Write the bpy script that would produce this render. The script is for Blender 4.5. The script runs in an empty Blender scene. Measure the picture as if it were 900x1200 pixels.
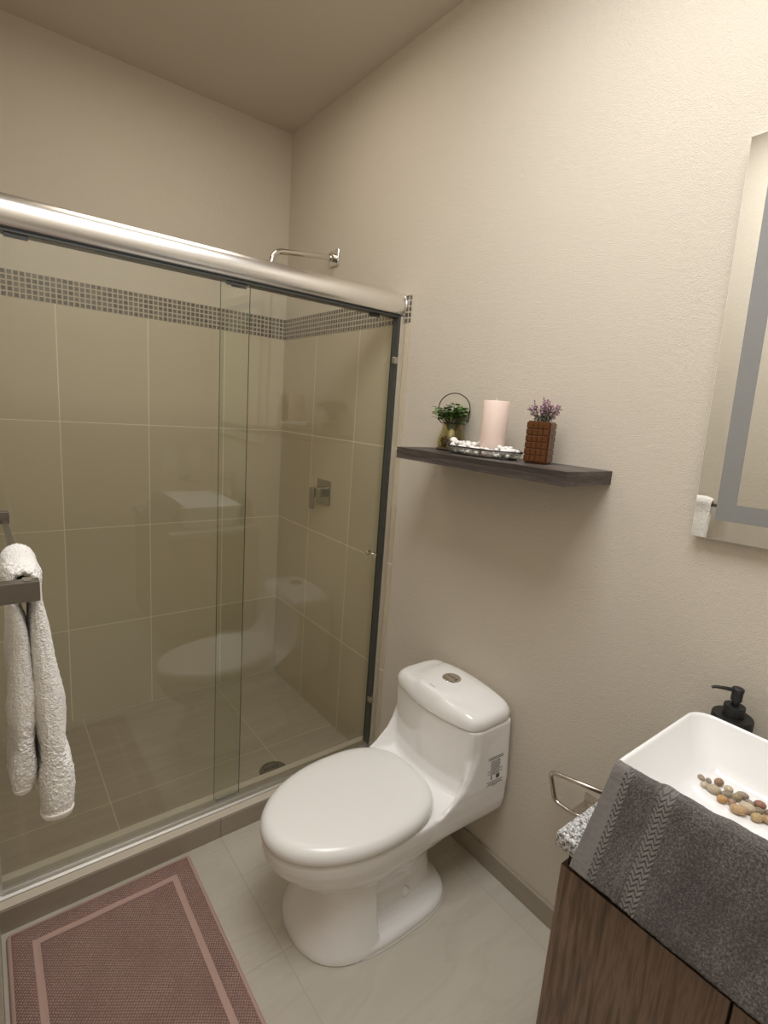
import bpy, bmesh, math, random
from mathutils import Vector, Matrix, Euler
from mathutils.bvhtree import BVHTree
PI = math.pi
C = bpy.context.scene.collection
SC = bpy.context.scene
rnd = random.Random(7)

# ------------------------------------------------------------------ camera
def make_camera():
    f, yaw, pitch, roll = 611.72, math.radians(-38.3386), math.radians(-10.6464), math.radians(4.2034)
    loc = Vector((-1.1923, -2.3556, 1.3828))
    fw = Vector((-math.sin(yaw)*math.cos(pitch), math.cos(yaw)*math.cos(pitch), math.sin(pitch)))
    rt = Vector((math.cos(yaw), math.sin(yaw), 0)); up = rt.cross(fw)
    c, s = math.cos(roll), math.sin(roll)
    r2 = c*rt + s*up; u2 = -s*rt + c*up
    cam = bpy.data.cameras.new('camera'); cam.sensor_fit = 'HORIZONTAL'; cam.sensor_width = 36
    cam.lens = f/900*36; cam.clip_start = 0.005
    o = bpy.data.objects.new('camera', cam); C.objects.link(o)
    m = Matrix((r2, u2, -fw)).transposed().to_4x4(); m.translation = loc
    o.matrix_world = m; SC.camera = o
make_camera()

# ------------------------------------------------------------------ world, lights, exposure
w = bpy.data.worlds.new('world'); SC.world = w; w.use_nodes = True
w.node_tree.nodes['Background'].inputs[0].default_value = (0.9, 0.95, 1, 1)
w.node_tree.nodes['Background'].inputs[1].default_value = 0.3
def area(name, loc, rot, sx, sy, power, col):
    l = bpy.data.lights.new(name, 'AREA'); l.shape = 'RECTANGLE'; l.size = sx; l.size_y = sy
    l.energy = power; l.color = col
    o = bpy.data.objects.new(name, l); C.objects.link(o); o.location = loc; o.rotation_euler = rot
    return o
area('ceiling_light', (-0.74, -1.95, 2.54), (0, 0, 0), 0.7, 0.9, 21.8, (0.97, 0.98, 0.99))
area('shower_warm_fill', (-0.62, -0.75, 2.55), (0, 0, 0), 0.6, 0.5, 3.2, (1.0, 0.91, 0.76))  # added warm fill that yellows the shower end, not a fitted lamp
SC.view_settings.view_transform = 'Standard'
SC.view_settings.look = 'None'
SC.view_settings.gamma = 1
SC.view_settings.use_curve_mapping = False
SC.view_settings.exposure = 0.0
SC.cycles.transparent_max_bounces = 32
SC.cycles.max_bounces = 14
SC.cycles.diffuse_bounces = 8
SC.cycles.glossy_bounces = 6
SC.cycles.transmission_bounces = 10

# ------------------------------------------------------------------ helpers
def tag(o, label=None, cat=None, group=None, kind=None):
    if label: o['label'] = label
    if cat: o['category'] = cat
    if group: o['group'] = group
    if kind: o['kind'] = kind
    return o

def thing(name, label, cat, loc, rz=0, group=None):
    o = bpy.data.objects.new(name, None); C.objects.link(o)
    o.empty_display_size = 0.05; o.location = loc; o.rotation_euler = (0, 0, rz)
    return tag(o, label, cat, group)

def obj(name, bm, m, parent=None, smooth=False, local=False, ang=None):
    """link a bmesh; geometry is in world metres unless local (then in the parent's frame)"""
    me = bpy.data.meshes.new(name)
    bmesh.ops.recalc_face_normals(bm, faces=bm.faces)
    bm.to_mesh(me); bm.free()
    if m is not None:
        for mm in (m if isinstance(m, (list, tuple)) else [m]): me.materials.append(mm)
    if smooth:
        for p in me.polygons: p.use_smooth = True
        if ang is not None: me.set_sharp_from_angle(angle=math.radians(ang))
    o = bpy.data.objects.new(name, me); C.objects.link(o)
    if parent is not None:
        o.parent = parent
        if not local:
            mw = Matrix.Identity(4); q = parent; chain = []
            while q is not None: chain.append(q); q = q.parent
            for q in reversed(chain):
                mw = mw @ q.matrix_parent_inverse @ Matrix.LocRotScale(q.location, q.rotation_euler, q.scale)
            o.matrix_parent_inverse = mw.inverted()
    return o

def struct(name, bm, m, **k):
    o = obj(name, bm, m, **k); o['kind'] = 'structure'; return o

def box(bm, x0, x1, y0, y1, z0, z1, bev=0, seg=2, mi=0):
    r = bmesh.ops.create_cube(bm, size=1)
    vs = r['verts']
    for v in vs:
        v.co = Vector(((x0+x1)/2 + v.co.x*(x1-x0), (y0+y1)/2 + v.co.y*(y1-y0), (z0+z1)/2 + v.co.z*(z1-z0)))
    fs = set(f for v in vs for f in v.link_faces)
    for f in fs: f.material_index = mi
    if bev:
        es = list(set(e for v in vs for e in v.link_edges))
        bmesh.ops.bevel(bm, geom=es, offset=bev, segments=seg, affect='EDGES', profile=0.5, clamp_overlap=True)

def nb(): return bmesh.new()
def bx(*a, **k):
    bm = nb(); box(bm, *a, **k); return bm

def loft(bm, rings, cap0=True, cap1=True, closed=True):
    vr = [[bm.verts.new(p) for p in r] for r in rings]
    n = len(vr[0])
    for a, b in zip(vr, vr[1:]):
        for i in range(n if closed else n-1):
            j = (i+1) % n
            bm.faces.new((a[i], a[j], b[j], b[i]))
    if cap0: bm.faces.new(list(reversed(vr[0])))
    if cap1: bm.faces.new(vr[-1])
    return vr

def tube(bm, path, r, n=10, caps=True):
    path = [Vector(p) for p in path]
    rs = r if isinstance(r, (list, tuple)) else [r]*len(path)
    t0 = (path[1]-path[0]).normalized()
    a = Vector((0, 0, 1)) if abs(t0.z) < 0.9 else Vector((1, 0, 0))
    u = t0.cross(a).normalized()
    rings = []
    for i, p in enumerate(path):
        t = (path[min(i+1, len(path)-1)] - path[max(i-1, 0)]).normalized()
        u = (u - t*u.dot(t)).normalized(); v = t.cross(u)
        rings.append([p + (u*math.cos(k*2*PI/n) + v*math.sin(k*2*PI/n))*rs[i] for k in range(n)])
    loft(bm, rings, caps, caps)

def round_path(pts, rad, seg=6):
    pts = [Vector(p) for p in pts]; out = [pts[0]]
    for a, b, c in zip(pts, pts[1:], pts[2:]):
        d1 = (a-b); d2 = (c-b); r = min(rad, d1.length*0.48, d2.length*0.48)
        p, q = b+d1.normalized()*r, b+d2.normalized()*r
        for k in range(seg+1):
            t = k/seg; out.append(p*(1-t)**2 + b*2*t*(1-t) + q*t*t)
    out.append(pts[-1]); return out

def lathe(bm, prof, cx, cy, n=40, cap0=True, cap1=True):
    loft(bm, [[(cx+r*math.cos(k*2*PI/n), cy+r*math.sin(k*2*PI/n), z) for k in range(n)] for r, z in prof], cap0, cap1)

def prism(bm, poly, axis, a, b):
    """extrude a 2-D polygon along an axis; poly coords are the other two axes in xyz order"""
    def P(p, t):
        return {0: (t, p[0], p[1]), 1: (p[0], t, p[1]), 2: (p[0], p[1], t)}[axis]
    loft(bm, [[P(p, a) for p in poly], [P(p, b) for p in poly]])

def blob(bm, c, s, rot=(0, 0, 0), sub=2, jit=0.0, rng=rnd):
    r = bmesh.ops.create_icosphere(bm, subdivisions=sub, radius=1)
    R = Euler(rot).to_matrix()
    ph = [rng.uniform(0, 6) for _ in range(3)]
    for v in r['verts']:
        d = 1 + jit*(math.sin(2.1*v.co.x+ph[0]) + math.sin(2.6*v.co.y+ph[1]) + math.sin(2.3*v.co.z+ph[2]))/3
        v.co = Vector(c) + R @ Vector((v.co.x*s[0]*d, v.co.y*s[1]*d, v.co.z*s[2]*d))

def sm(a, b, x):
    t = min(max((x-a)/(b-a), 0), 1); return t*t*(3-2*t)
def lerp(a, b, t): return a+(b-a)*t
def interp(tab, x):
    if x <= tab[0][0]: return tab[0][1]
    for (x0, y0), (x1, y1) in zip(tab, tab[1:]):
        if x <= x1: return y0+(y1-y0)*(x-x0)/(x1-x0)
    return tab[-1][1]

def rrect(hx, hy, r, n=6):
    out = []
    for cx, cy, a0 in ((hx-r, hy-r, 0), (-hx+r, hy-r, PI/2), (-hx+r, -hy+r, PI), (hx-r, -hy+r, 1.5*PI)):
        for k in range(n+1):
            a = a0+k/n*PI/2; out.append((cx+r*math.cos(a), cy+r*math.sin(a)))
    return out

# ------------------------------------------------------------------ materials
class NT:
    def __init__(s, name, rough=0.5, metal=0.0, col=(0.8, 0.8, 0.8), spec=0.5, **kw):
        s.m = bpy.data.materials.new(name); s.m.use_nodes = True
        s.t = s.m.node_tree; s.n = s.t.nodes; s.l = s.t.links
        s.b = s.n['Principled BSDF']; s.out = s.n['Material Output']
        s.set('Base Color', (*col, 1)); s.set('Roughness', rough); s.set('Metallic', metal); s.set('Specular IOR Level', spec)
        for k, v in kw.items(): s.set(k.replace('_', ' '), v)
        s.co = None
    def set(s, k, v): s.b.inputs[k].default_value = v
    def node(s, typ, **kw):
        n = s.n.new(typ)
        for k, v in kw.items(): setattr(n, k, v)
        return n
    def link(s, a, b): s.l.new(a, b)
    def obj(s):
        if s.co is None: s.co = s.node('ShaderNodeTexCoord').outputs['Object']
        return s.co
    def map(s, scale=(1, 1, 1), loc=(0, 0, 0), rot=(0, 0, 0)):
        n = s.node('ShaderNodeMapping'); s.link(s.obj(), n.inputs[0])
        n.inputs['Scale'].default_value = scale; n.inputs['Location'].default_value = loc; n.inputs['Rotation'].default_value = rot
        return n.outputs[0]
    def noise(s, scale=5, detail=3, rough=0.5, vec=None, dist=0.0):
        n = s.node('ShaderNodeTexNoise'); s.link(vec or s.obj(), n.inputs['Vector'])
        n.inputs['Scale'].default_value = scale; n.inputs['Detail'].default_value = detail
        n.inputs['Roughness'].default_value = rough; n.inputs['Distortion'].default_value = dist
        return n.outputs[0]
    def vor(s, scale=5, vec=None, feature='F1', out='Distance', rand=1.0):
        n = s.node('ShaderNodeTexVoronoi', feature=feature); s.link(vec or s.obj(), n.inputs['Vector'])
        n.inputs['Scale'].default_value = scale; n.inputs['Randomness'].default_value = rand
        return n.outputs[out]
    def math(s, op, a, b=None, clamp=False):
        n = s.node('ShaderNodeMath', operation=op); n.use_clamp = clamp
        for i, v in enumerate((a, b)):
            if v is None: continue
            if isinstance(v, (int, float)): n.inputs[i].default_value = v
            else: s.link(v, n.inputs[i])
        return n.outputs[0]
    def ramp(s, fac, stops, interp='LINEAR'):
        n = s.node('ShaderNodeValToRGB'); s.link(fac, n.inputs[0]); cr = n.color_ramp; cr.interpolation = interp
        while len(cr.elements) < len(stops): cr.elements.new(0.5)
        for e, (p, c) in zip(cr.elements, stops):
            e.position = p; e.color = (*c, 1) if len(c) == 3 else c
        return n.outputs[0]
    def mix(s, fac, a, b, mode='MIX'):
        n = s.node('ShaderNodeMix', data_type='RGBA', blend_type=mode)
        for i, v in ((0, fac), (6, a), (7, b)):
            if isinstance(v, (int, float)): n.inputs[i].default_value = v
            elif isinstance(v, tuple): n.inputs[i].default_value = (*v, 1)
            else: s.link(v, n.inputs[i])
        return n.outputs[2]
    def color(s, c): s.link(c, s.b.inputs['Base Color'])
    def rough(s, c): s.link(c, s.b.inputs['Roughness'])
    def bump(s, h, dist=0.002, strength=1.0, prev=None):
        n = s.node('ShaderNodeBump'); n.inputs['Strength'].default_value = strength; n.inputs['Distance'].default_value = dist
        s.link(h, n.inputs['Height'])
        if prev is not None: s.link(prev, n.inputs['Normal'])
        s.link(n.outputs[0], s.b.inputs['Normal']); return n.outputs[0]
    def xyz(s):
        n = s.node('ShaderNodeSeparateXYZ'); s.link(s.obj(), n.inputs[0]); return n.outputs

def plain(name, col, rough=0.5, metal=0.0, **kw):
    return NT(name, rough, metal, col, **kw).m

def mat_wall(name, col, strength=1.0):
    t = NT(name, 0.85, 0, col, 0.25)
    n1 = t.noise(400, 3, 0.5); n2 = t.noise(90, 2, 0.5)
    h = t.math('ADD', t.math('MULTIPLY', t.ramp(n1, [(0.42, (0, 0, 0)), (0.68, (1, 1, 1))]), 0.7), t.math('MULTIPLY', n2, 1.2))
    t.bump(h, 0.00085, strength)
    t.color(t.mix(t.noise(1.5, 3), tuple(c*0.97 for c in col), tuple(min(1, c*1.03) for c in col)))
    return t.m

def grid_lines(t, u, v, su, sv, ou, ov, g):
    """returns (mask 1 in the joint, per-tile random)"""
    U = t.math('DIVIDE', t.math('SUBTRACT', u, ou), su); V = t.math('DIVIDE', t.math('SUBTRACT', v, ov), sv)
    fu = t.math('FRACT', U); fv = t.math('FRACT', V)
    du = t.math('MULTIPLY', t.math('MINIMUM', fu, t.math('SUBTRACT', 1.0, fu)), su)
    dv = t.math('MULTIPLY', t.math('MINIMUM', fv, t.math('SUBTRACT', 1.0, fv)), sv)
    m = t.math('LESS_THAN', t.math('MINIMUM', du, dv), g/2)
    cb = t.node('ShaderNodeCombineXYZ'); t.link(t.math('FLOOR', U), cb.inputs[0]); t.link(t.math('FLOOR', V), cb.inputs[1])
    wn = t.node('ShaderNodeTexWhiteNoise'); t.link(cb.outputs[0], wn.inputs['Vector'])
    return m, wn.outputs['Value']

def mat_tile(name, ax, size, off, col, grout, g=0.003, rough=0.35, vein=None, veincol=None, rv=0.06):
    t = NT(name, rough, 0, col, 0.45); X = t.xyz()
    m, r = grid_lines(t, X[ax[0]], X[ax[1]], *size, *off, g)
    base = t.mix(r, tuple(c*(1-rv) for c in col), tuple(c*(1+rv) for c in col))
    n = t.noise(3.5, 5, 0.6)
    base = t.mix(t.math('MULTIPLY', n, 0.35), base, tuple(c*0.82 for c in col))
    if vein:
        vn = t.noise(1.0, 5, 0.62, vec=t.map(vein), dist=0.6)
        f = t.ramp(vn, [(0.40, (0, 0, 0)), (0.52, (0.9, 0.9, 0.9)), (0.56, (0.25,)*3), (0.72, (0.7,)*3)])
        base = t.mix(t.math('MULTIPLY', f, 0.55), base, veincol or tuple(c*0.8 for c in col))
    t.color(t.mix(m, base, grout))
    t.rough(t.math('ADD', t.math('MULTIPLY', m, 0.4), t.math('ADD', rough-0.05, t.math('MULTIPLY', n, 0.1))))
    fine = t.noise(160, 3)
    t.bump(t.math('SUBTRACT', t.math('MULTIPLY', fine, 0.12), m), 0.0012, 0.8)
    return t.m

def mat_mosaic(name, ax, off):
    t = NT(name, 0.3, 0, (0.2, 0.17, 0.13), 0.5); X = t.xyz()
    m, r = grid_lines(t, X[ax[0]], X[ax[1]], 0.0186, 0.0186, *off, 0.0048)
    c = t.ramp(r, [(0.0, (0.055, 0.046, 0.036)), (0.5, (0.115, 0.095, 0.072)), (0.8, (0.16, 0.135, 0.105)), (1.0, (0.07, 0.06, 0.05))])
    t.color(t.mix(m, c, (0.50, 0.44, 0.35)))
    t.rough(t.math('ADD', 0.25, t.math('MULTIPLY', m, 0.55)))
    t.bump(t.math('SUBTRACT', 1.0, m), 0.0015, 0.7)
    return t.m

def mat_glass(name, tint=(0.955, 0.965, 0.94), rough=0.0):
    """thin clear sheet: straight-through transparency plus true Fresnel reflection"""
    t = NT(name); n = t.n; n.remove(t.b)
    tr = t.node('ShaderNodeBsdfTransparent'); tr.inputs[0].default_value = (*tint, 1)
    gl = t.node('ShaderNodeBsdfGlossy'); gl.inputs[0].default_value = (1, 1, 1, 1); gl.inputs['Roughness'].default_value = rough
    fr = t.node('ShaderNodeFresnel'); ge = t.node('ShaderNodeNewGeometry')
    ior = t.math('ADD', 1.5, t.math('MULTIPLY', ge.outputs['Backfacing'], 1/1.5-1.5)); t.link(ior, fr.inputs[0])
    mx = t.node('ShaderNodeMixShader'); t.link(fr.outputs[0], mx.inputs[0]); t.link(tr.outputs[0], mx.inputs[1]); t.link(gl.outputs[0], mx.inputs[2])
    t.link(mx.outputs[0], t.out.inputs[0]); return t.m

def mat_wood(name, axis_scale, stops, rough=0.4, ring=None, bump=0.0006):
    t = NT(name, rough, 0, stops[0][1], 0.4)
    n1 = t.noise(1.0, 6, 0.62, vec=t.map(axis_scale), dist=0.8)
    n2 = t.noise(1.0, 3, 0.6, vec=t.map(tuple(a*5 for a in axis_scale)))
    f = t.math('ADD', t.math('MULTIPLY', n1, 0.6), t.math('MULTIPLY', n2, 0.4))
    t.color(t.ramp(f, stops)); t.bump(n2, bump, 0.5)
    return t.m

def mat_terry(name, col, col2, scale=420, dist=0.004, bands=None):
    t = NT(name, 0.95, 0, col, 0.1)
    t.set('Sheen Weight', 0.35); t.set('Sheen Roughness', 0.6)
    v = t.vor(scale); n = t.noise(scale*0.45, 4, 0.7)
    h = t.math('ADD', t.math('MULTIPLY', t.math('SUBTRACT', 1.0, v), 0.5), n)
    t.color(t.mix(t.ramp(n, [(0.35, (0, 0, 0)), (0.62, (1, 1, 1))]), col2, col))
    t.bump(h, dist, 1.0)
    return t.m

M = {}
WALLC = (0.63, 0.573, 0.487)
M['wall'] = mat_wall('painted_stucco', WALLC)
M['ceiling'] = mat_wall('painted_ceiling', (0.58, 0.525, 0.45), 0.35)
TILEC = (0.555, 0.485, 0.362); GROUT = (0.80, 0.73, 0.60)
M['tile_back'] = mat_tile('back_wall_tile', (0, 2), (0.3195, 0.426), (-0.9358, -0.0134), TILEC, GROUT, 0.0036, 0.32)
M['tile_right'] = mat_tile('side_wall_tile', (1, 2), (0.327, 0.426), (-0.3014, -0.0134), TILEC, GROUT, 0.0042, 0.32)
M['mosaic_back'] = mat_mosaic('mosaic_back', (0, 2), (0.0, 1.690))
M['mosaic_right'] = mat_mosaic('mosaic_side', (1, 2), (0.0, 1.690))
M['shower_floor'] = mat_tile('shower_floor_tile', (0, 1), (0.575, 0.58), (-0.322, -0.586), (0.43, 0.375, 0.295), (0.60, 0.535, 0.43), 0.003, 0.4, vein=(1.6, 16, 1), veincol=(0.33, 0.285, 0.215))
M['floor'] = mat_tile('floor_tile', (0, 1), (0.575, 0.575), (-0.645, -1.38), (0.565, 0.525, 0.45), (0.46, 0.42, 0.355), 0.003, 0.45, vein=(2.2, 9, 1), veincol=(0.45, 0.41, 0.345))
M['curb'] = mat_tile('curb_tile', (0, 2), (0.575, 0.5), (-0.645, -0.2), (0.37, 0.32, 0.255), (0.25, 0.21, 0.17), 0.003, 0.4, vein=(2, 12, 14), veincol=(0.30, 0.255, 0.2))
M['curb_top'] = plain('curb_cap', (0.60, 0.54, 0.45), 0.5)
M['baseboard'] = mat_tile('baseboard_tile', (1, 2), (0.575, 0.5), (-1.38, -0.2), (0.36, 0.315, 0.255), (0.28, 0.24, 0.19), 0.003, 0.45, vein=(2, 6, 14), veincol=(0.30, 0.26, 0.21))
def mat_brushed(name, col, rough, sc):
    t = NT(name, rough, 1.0, col)
    n = t.noise(1.0, 2, 0.5, vec=t.map(sc)); t.rough(t.math('ADD', rough-0.06, t.math('MULTIPLY', n, 0.12)))
    return t.m
M['alu'] = plain('satin_aluminium', (0.90, 0.89, 0.88), 0.27, 1.0)
M['alu_v'] = plain('satin_aluminium_upright', (0.82, 0.81, 0.79), 0.33, 1.0)
M['track'] = plain('track_aluminium', (0.62, 0.60, 0.57), 0.45, 1.0)
M['chrome'] = plain('chrome', (0.78, 0.76, 0.73), 0.08, 1.0)
M['chrome_dark'] = plain('dark_chrome', (0.52, 0.51, 0.48), 0.14, 1.0)
M['gunmetal'] = plain('gunmetal', (0.27, 0.25, 0.23), 0.3, 1.0)
M['steel'] = plain('brushed_steel', (0.62, 0.58, 0.52), 0.25, 1.0)
M['seal'] = plain('dark_seal', (0.035, 0.036, 0.033), 0.45)
M['seal_grey'] = plain('grey_seal', (0.055, 0.056, 0.05), 0.35)
M['glass'] = mat_glass('shower_glass')
M['glass_edge'] = plain('glass_edge', (0.035, 0.06, 0.045), 0.15)
M['clear'] = mat_glass('clear_dish_glass', (0.95, 0.96, 0.95))
M['jar_glass'] = mat_glass('olive_jar_glass', (0.90, 0.88, 0.71))
M['ceramic'] = plain('white_ceramic', (0.90, 0.89, 0.88), 0.09, 0, spec=0.55, Coat_Weight=0.3, Coat_Roughness=0.04)
M['plastic'] = plain('white_seat_plastic', (0.88, 0.87, 0.855), 0.22)
M['basin'] = plain('basin_ceramic', (0.93, 0.935, 0.94), 0.07, 0, spec=0.55, Coat_Weight=0.3, Coat_Roughness=0.03)
M['black'] = plain('black_void', (0.008, 0.008, 0.008), 0.6)
M['matte_black'] = plain('matte_black', (0.011, 0.011, 0.012), 0.42)
M['print'] = plain('printed_ink', (0.09, 0.085, 0.08), 0.6)
M['mirror'] = plain('mirror_silver', (0.90, 0.90, 0.87), 0.0, 1.0)
M['frost'] = plain('etched_glass', (0.235, 0.235, 0.23), 0.5)
M['mirror_edge'] = plain('mirror_edge', (0.85, 0.84, 0.81), 0.25)
M['white_plastic'] = plain('switch_plastic', (0.80, 0.78, 0.74), 0.35)
def mat_granite():
    t = NT('speckled_granite', 0.18, 0, (0.6, 0.6, 0.6), 0.5)
    v = t.noise(330, 2, 0.6); v2 = t.noise(150, 3, 0.6)
    a = t.ramp(v, [(0.40, (0.02, 0.02, 0.02)), (0.48, (0.20, 0.20, 0.20)), (0.55, (0.58, 0.57, 0.56)), (0.62, (0.85, 0.84, 0.83))])
    b = t.ramp(v2, [(0.40, (0.10, 0.10, 0.10)), (0.54, (0.8, 0.8, 0.8))])
    t.color(t.mix(0.45, a, b)); return t.m
M['granite'] = mat_granite()
M['walnut'] = mat_wood('walnut_laminate', (40, 24, 1.7), [(0.32, (0.065, 0.042, 0.030)), (0.44, (0.165, 0.110, 0.080)), (0.51, (0.25, 0.172, 0.128)), (0.57, (0.17, 0.115, 0.084)), (0.68, (0.36, 0.26, 0.20))], 0.42)
M['walnut_edge'] = plain('walnut_edge', (0.055, 0.03, 0.02), 0.5)
M['shelfwood'] = mat_wood('grey_oak_laminate', (9, 2.2, 110), [(0.30, (0.020, 0.015, 0.013)), (0.46, (0.052, 0.041, 0.037)), (0.56, (0.098, 0.080, 0.072)), (0.72, (0.18, 0.152, 0.138))], 0.45)
M['wax'] = plain('pale_pink_wax', (0.86, 0.70, 0.63), 0.45, 0, Subsurface_Weight=0.25, Subsurface_Radius=(0.02, 0.012, 0.009), Subsurface_Scale=0.5)
M['wick'] = plain('wick', (0.75, 0.70, 0.62), 0.9)
M['white_stone'] = plain('white_stone', (0.80, 0.785, 0.76), 0.55)
M['rim_black'] = plain('black_wire', (0.018, 0.016, 0.014), 0.4, 0.3)
M['amber'] = plain('amber_glass', (0.12, 0.038, 0.007), 0.16, 0, Transmission_Weight=0.25, IOR=1.45)
M['leaf'] = NT('leaf_green', 0.5, 0, (0.07, 0.15, 0.035)).m
def mat_leaf():
    t = NT('leaf_mixed_green', 0.5, 0, (0.07, 0.15, 0.035)); n = t.noise(60, 2)
    t.color(t.ramp(n, [(0.35, (0.035, 0.09, 0.022)), (0.5, (0.11, 0.22, 0.055)), (0.65, (0.25, 0.37, 0.12))])); return t.m
M['leaf'] = mat_leaf()
M['stem'] = plain('green_stem', (0.10, 0.13, 0.05), 0.6)
M['moss'] = plain('brown_moss', (0.085, 0.045, 0.018), 0.9)
M['lavender'] = plain('mauve_blossom', (0.40, 0.235, 0.30), 0.7)
M['lavender_stem'] = plain('grey_green_stem', (0.11, 0.11, 0.07), 0.7)
M['terry_white'] = mat_terry('white_terry', (0.95, 0.93, 0.90), (0.87, 0.845, 0.81), 380, 0.003)
M['hem_white'] = plain('white_hem', (0.92, 0.885, 0.84), 0.8)
def mat_mat():
    t = NT('pink_bath_mat', 0.95, 0, (0.35, 0.19, 0.16), 0.1)
    X = t.xyz()
    # flat woven border: distance from the mat's edge (object space, centre at origin, half sizes below)
    ax = t.math('SUBTRACT', 0.2275, t.math('ABSOLUTE', X[0])); ay = t.math('SUBTRACT', 0.36, t.math('ABSOLUTE', X[1]))
    d = t.math('MINIMUM', ax, ay)
    band = t.math('MULTIPLY', t.math('GREATER_THAN', d, 0.052), t.math('LESS_THAN', d, 0.068))
    hem = t.math('LESS_THAN', d, 0.010)
    flat = t.math('MAXIMUM', band, hem)
    dots = t.vor(165, vec=t.map((1, 1, 1), rot=(0, 0, 0.6)), rand=0.12)
    dd = t.ramp(dots, [(0.18, (1, 1, 1)), (0.62, (0, 0, 0))])
    n = t.noise(9, 4, 0.6)
    c = t.mix(dd, (0.31, 0.185, 0.16), (0.57, 0.39, 0.34))
    c = t.mix(t.math('MULTIPLY', t.ramp(n, [(0.45, (0, 0, 0)), (0.7, (1, 1, 1))]), 0.35), c, (0.28, 0.165, 0.145))
    t.color(t.mix(flat, c, (0.48, 0.33, 0.288)))
    h = t.mix(flat, dd, (0.35, 0.35, 0.35))
    t.bump(h, 0.004, 1.0)
    return t.m
M['mat'] = mat_mat()
def mat_gray_towel():
    t = NT('grey_terry', 0.95, 0, (0.10, 0.09, 0.085), 0.1)
    t.set('Sheen Weight', 0.3); t.set('Sheen Roughness', 0.6)
    X = t.xyz(); y = t.math('MULTIPLY', X[1], -1.0)   # grows along the towel from its left hem
    def band(a, b): return t.math('MULTIPLY', t.math('GREATER_THAN', y, a), t.math('LESS_THAN', y, b))
    smooth = band(-1.0, 2.035)
    chev = t.math('MAXIMUM', band(2.035, 2.046), band(2.088, 2.110))
    flat = t.math('MAXIMUM', smooth, chev)
    v = t.noise(330, 4, 0.7); v2 = t.noise(700, 2, 0.6)
    pile = t.math('ADD', t.math('MULTIPLY', v, 0.8), t.math('MULTIPLY', v2, 0.4))
    yb = t.math('ABSOLUTE', t.math('SUBTRACT', t.math('FRACT', t.math('MULTIPLY', y, 95)), 0.5))
    zig = t.math('FRACT', t.math('ADD', t.math('MULTIPLY', X[2], 130), t.math('MULTIPLY', yb, 1.6)))
    zz = t.ramp(zig, [(0.0, (0, 0, 0)), (0.35, (1, 1, 1)), (0.75, (1, 1, 1)), (1.0, (0, 0, 0))])
    hc = t.mix(chev, (0.55, 0.55, 0.55), zz)
    t.bump(t.mix(flat, pile, t.mix(0.55, (0.5, 0.5, 0.5), hc)), 0.005, 1.0)
    pc = t.ramp(v, [(0.36, (0.038, 0.030, 0.027)), (0.52, (0.116, 0.099, 0.090)), (0.66, (0.235, 0.206, 0.189))])
    lo = t.noise(11, 3, 0.6); pc = t.mix(t.ramp(lo, [(0.36, (0, 0, 0)), (0.62, (1, 1, 1))]), t.mix(0.45, pc, (0.03, 0.026, 0.024)), pc)
    cc = t.mix(zz, (0.10, 0.09, 0.083), (0.17, 0.156, 0.146))
    t.color(t.mix(flat, pc, t.mix(chev, (0.165, 0.152, 0.142), cc)))
    return t.m
M['grey_towel'] = mat_gray_towel()

# ------------------------------------------------------------------ the room
XL, YR, H = -1.225, -2.75, 2.575
FZ = 0.012
struct('wall_back', bx(XL-0.1, 0.1, 0.008, 0.1, -0.1, H+0.1), M['wall'])
struct('wall_right', bx(0.0, 0.1, YR-0.1, 0.008, -0.1, H+0.1), M['wall'])
struct('wall_left', bx(XL-0.1, XL, YR-0.1, 0.008, -0.1, H+0.1), M['wall'])
struct('wall_rear', bx(XL, 0.0, YR-0.1, YR, -0.1, H+0.1), M['wall'])
struct('ceiling', bx(XL, 0.0, YR, 0.008, H, H+0.1), M['ceiling'])
struct('floor', bx(XL, 0.0, YR, -0.92, -0.08, FZ), M['floor'])
struct('floor_shower', bx(XL, 0.0, -0.84, 0.008, -0.08, 0.0), M['shower_floor'])
# tile cladding inside the shower: two rows of tile sheets and the mosaic band on top
struct('trim_tile_back', bx(XL, -0.0005, 0.0, 0.0079, 0.0002, 1.690), M['tile_back'])
struct('trim_mosaic_back', bx(XL, -0.0005, -0.0012, 0.0079, 1.6905, 1.783), M['mosaic_back'])
struct('trim_tile_right', bx(-0.0065, 0.0005, -0.918, -0.0003, 0.0002, 1.690, bev=0.0015), M['tile_right'])
struct('trim_mosaic_right', bx(-0.0075, 0.0005, -0.916, -0.0014, 1.6905, 1.783), M['mosaic_right'])
# shower curb: riser tile with a paler capping
bm = nb(); box(bm, XL, -0.0066, -0.944, -0.82, -0.08, 0.077, mi=0); box(bm, XL, -0.0066, -0.941, -0.822, 0.0772, 0.0805, bev=0.0012, mi=1)
struct('trim_curb', bm, [M['curb'], M['curb_top']])
struct('baseboard_right', bx(-0.011, 0.0, -2.0, -0.9445, FZ+0.0002, 0.076, bev=0.002), M['baseboard'])
struct('baseboard_left', bx(XL, XL+0.011, YR, -0.9445, FZ+0.0002, 0.076, bev=0.002), M['baseboard'])

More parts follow.
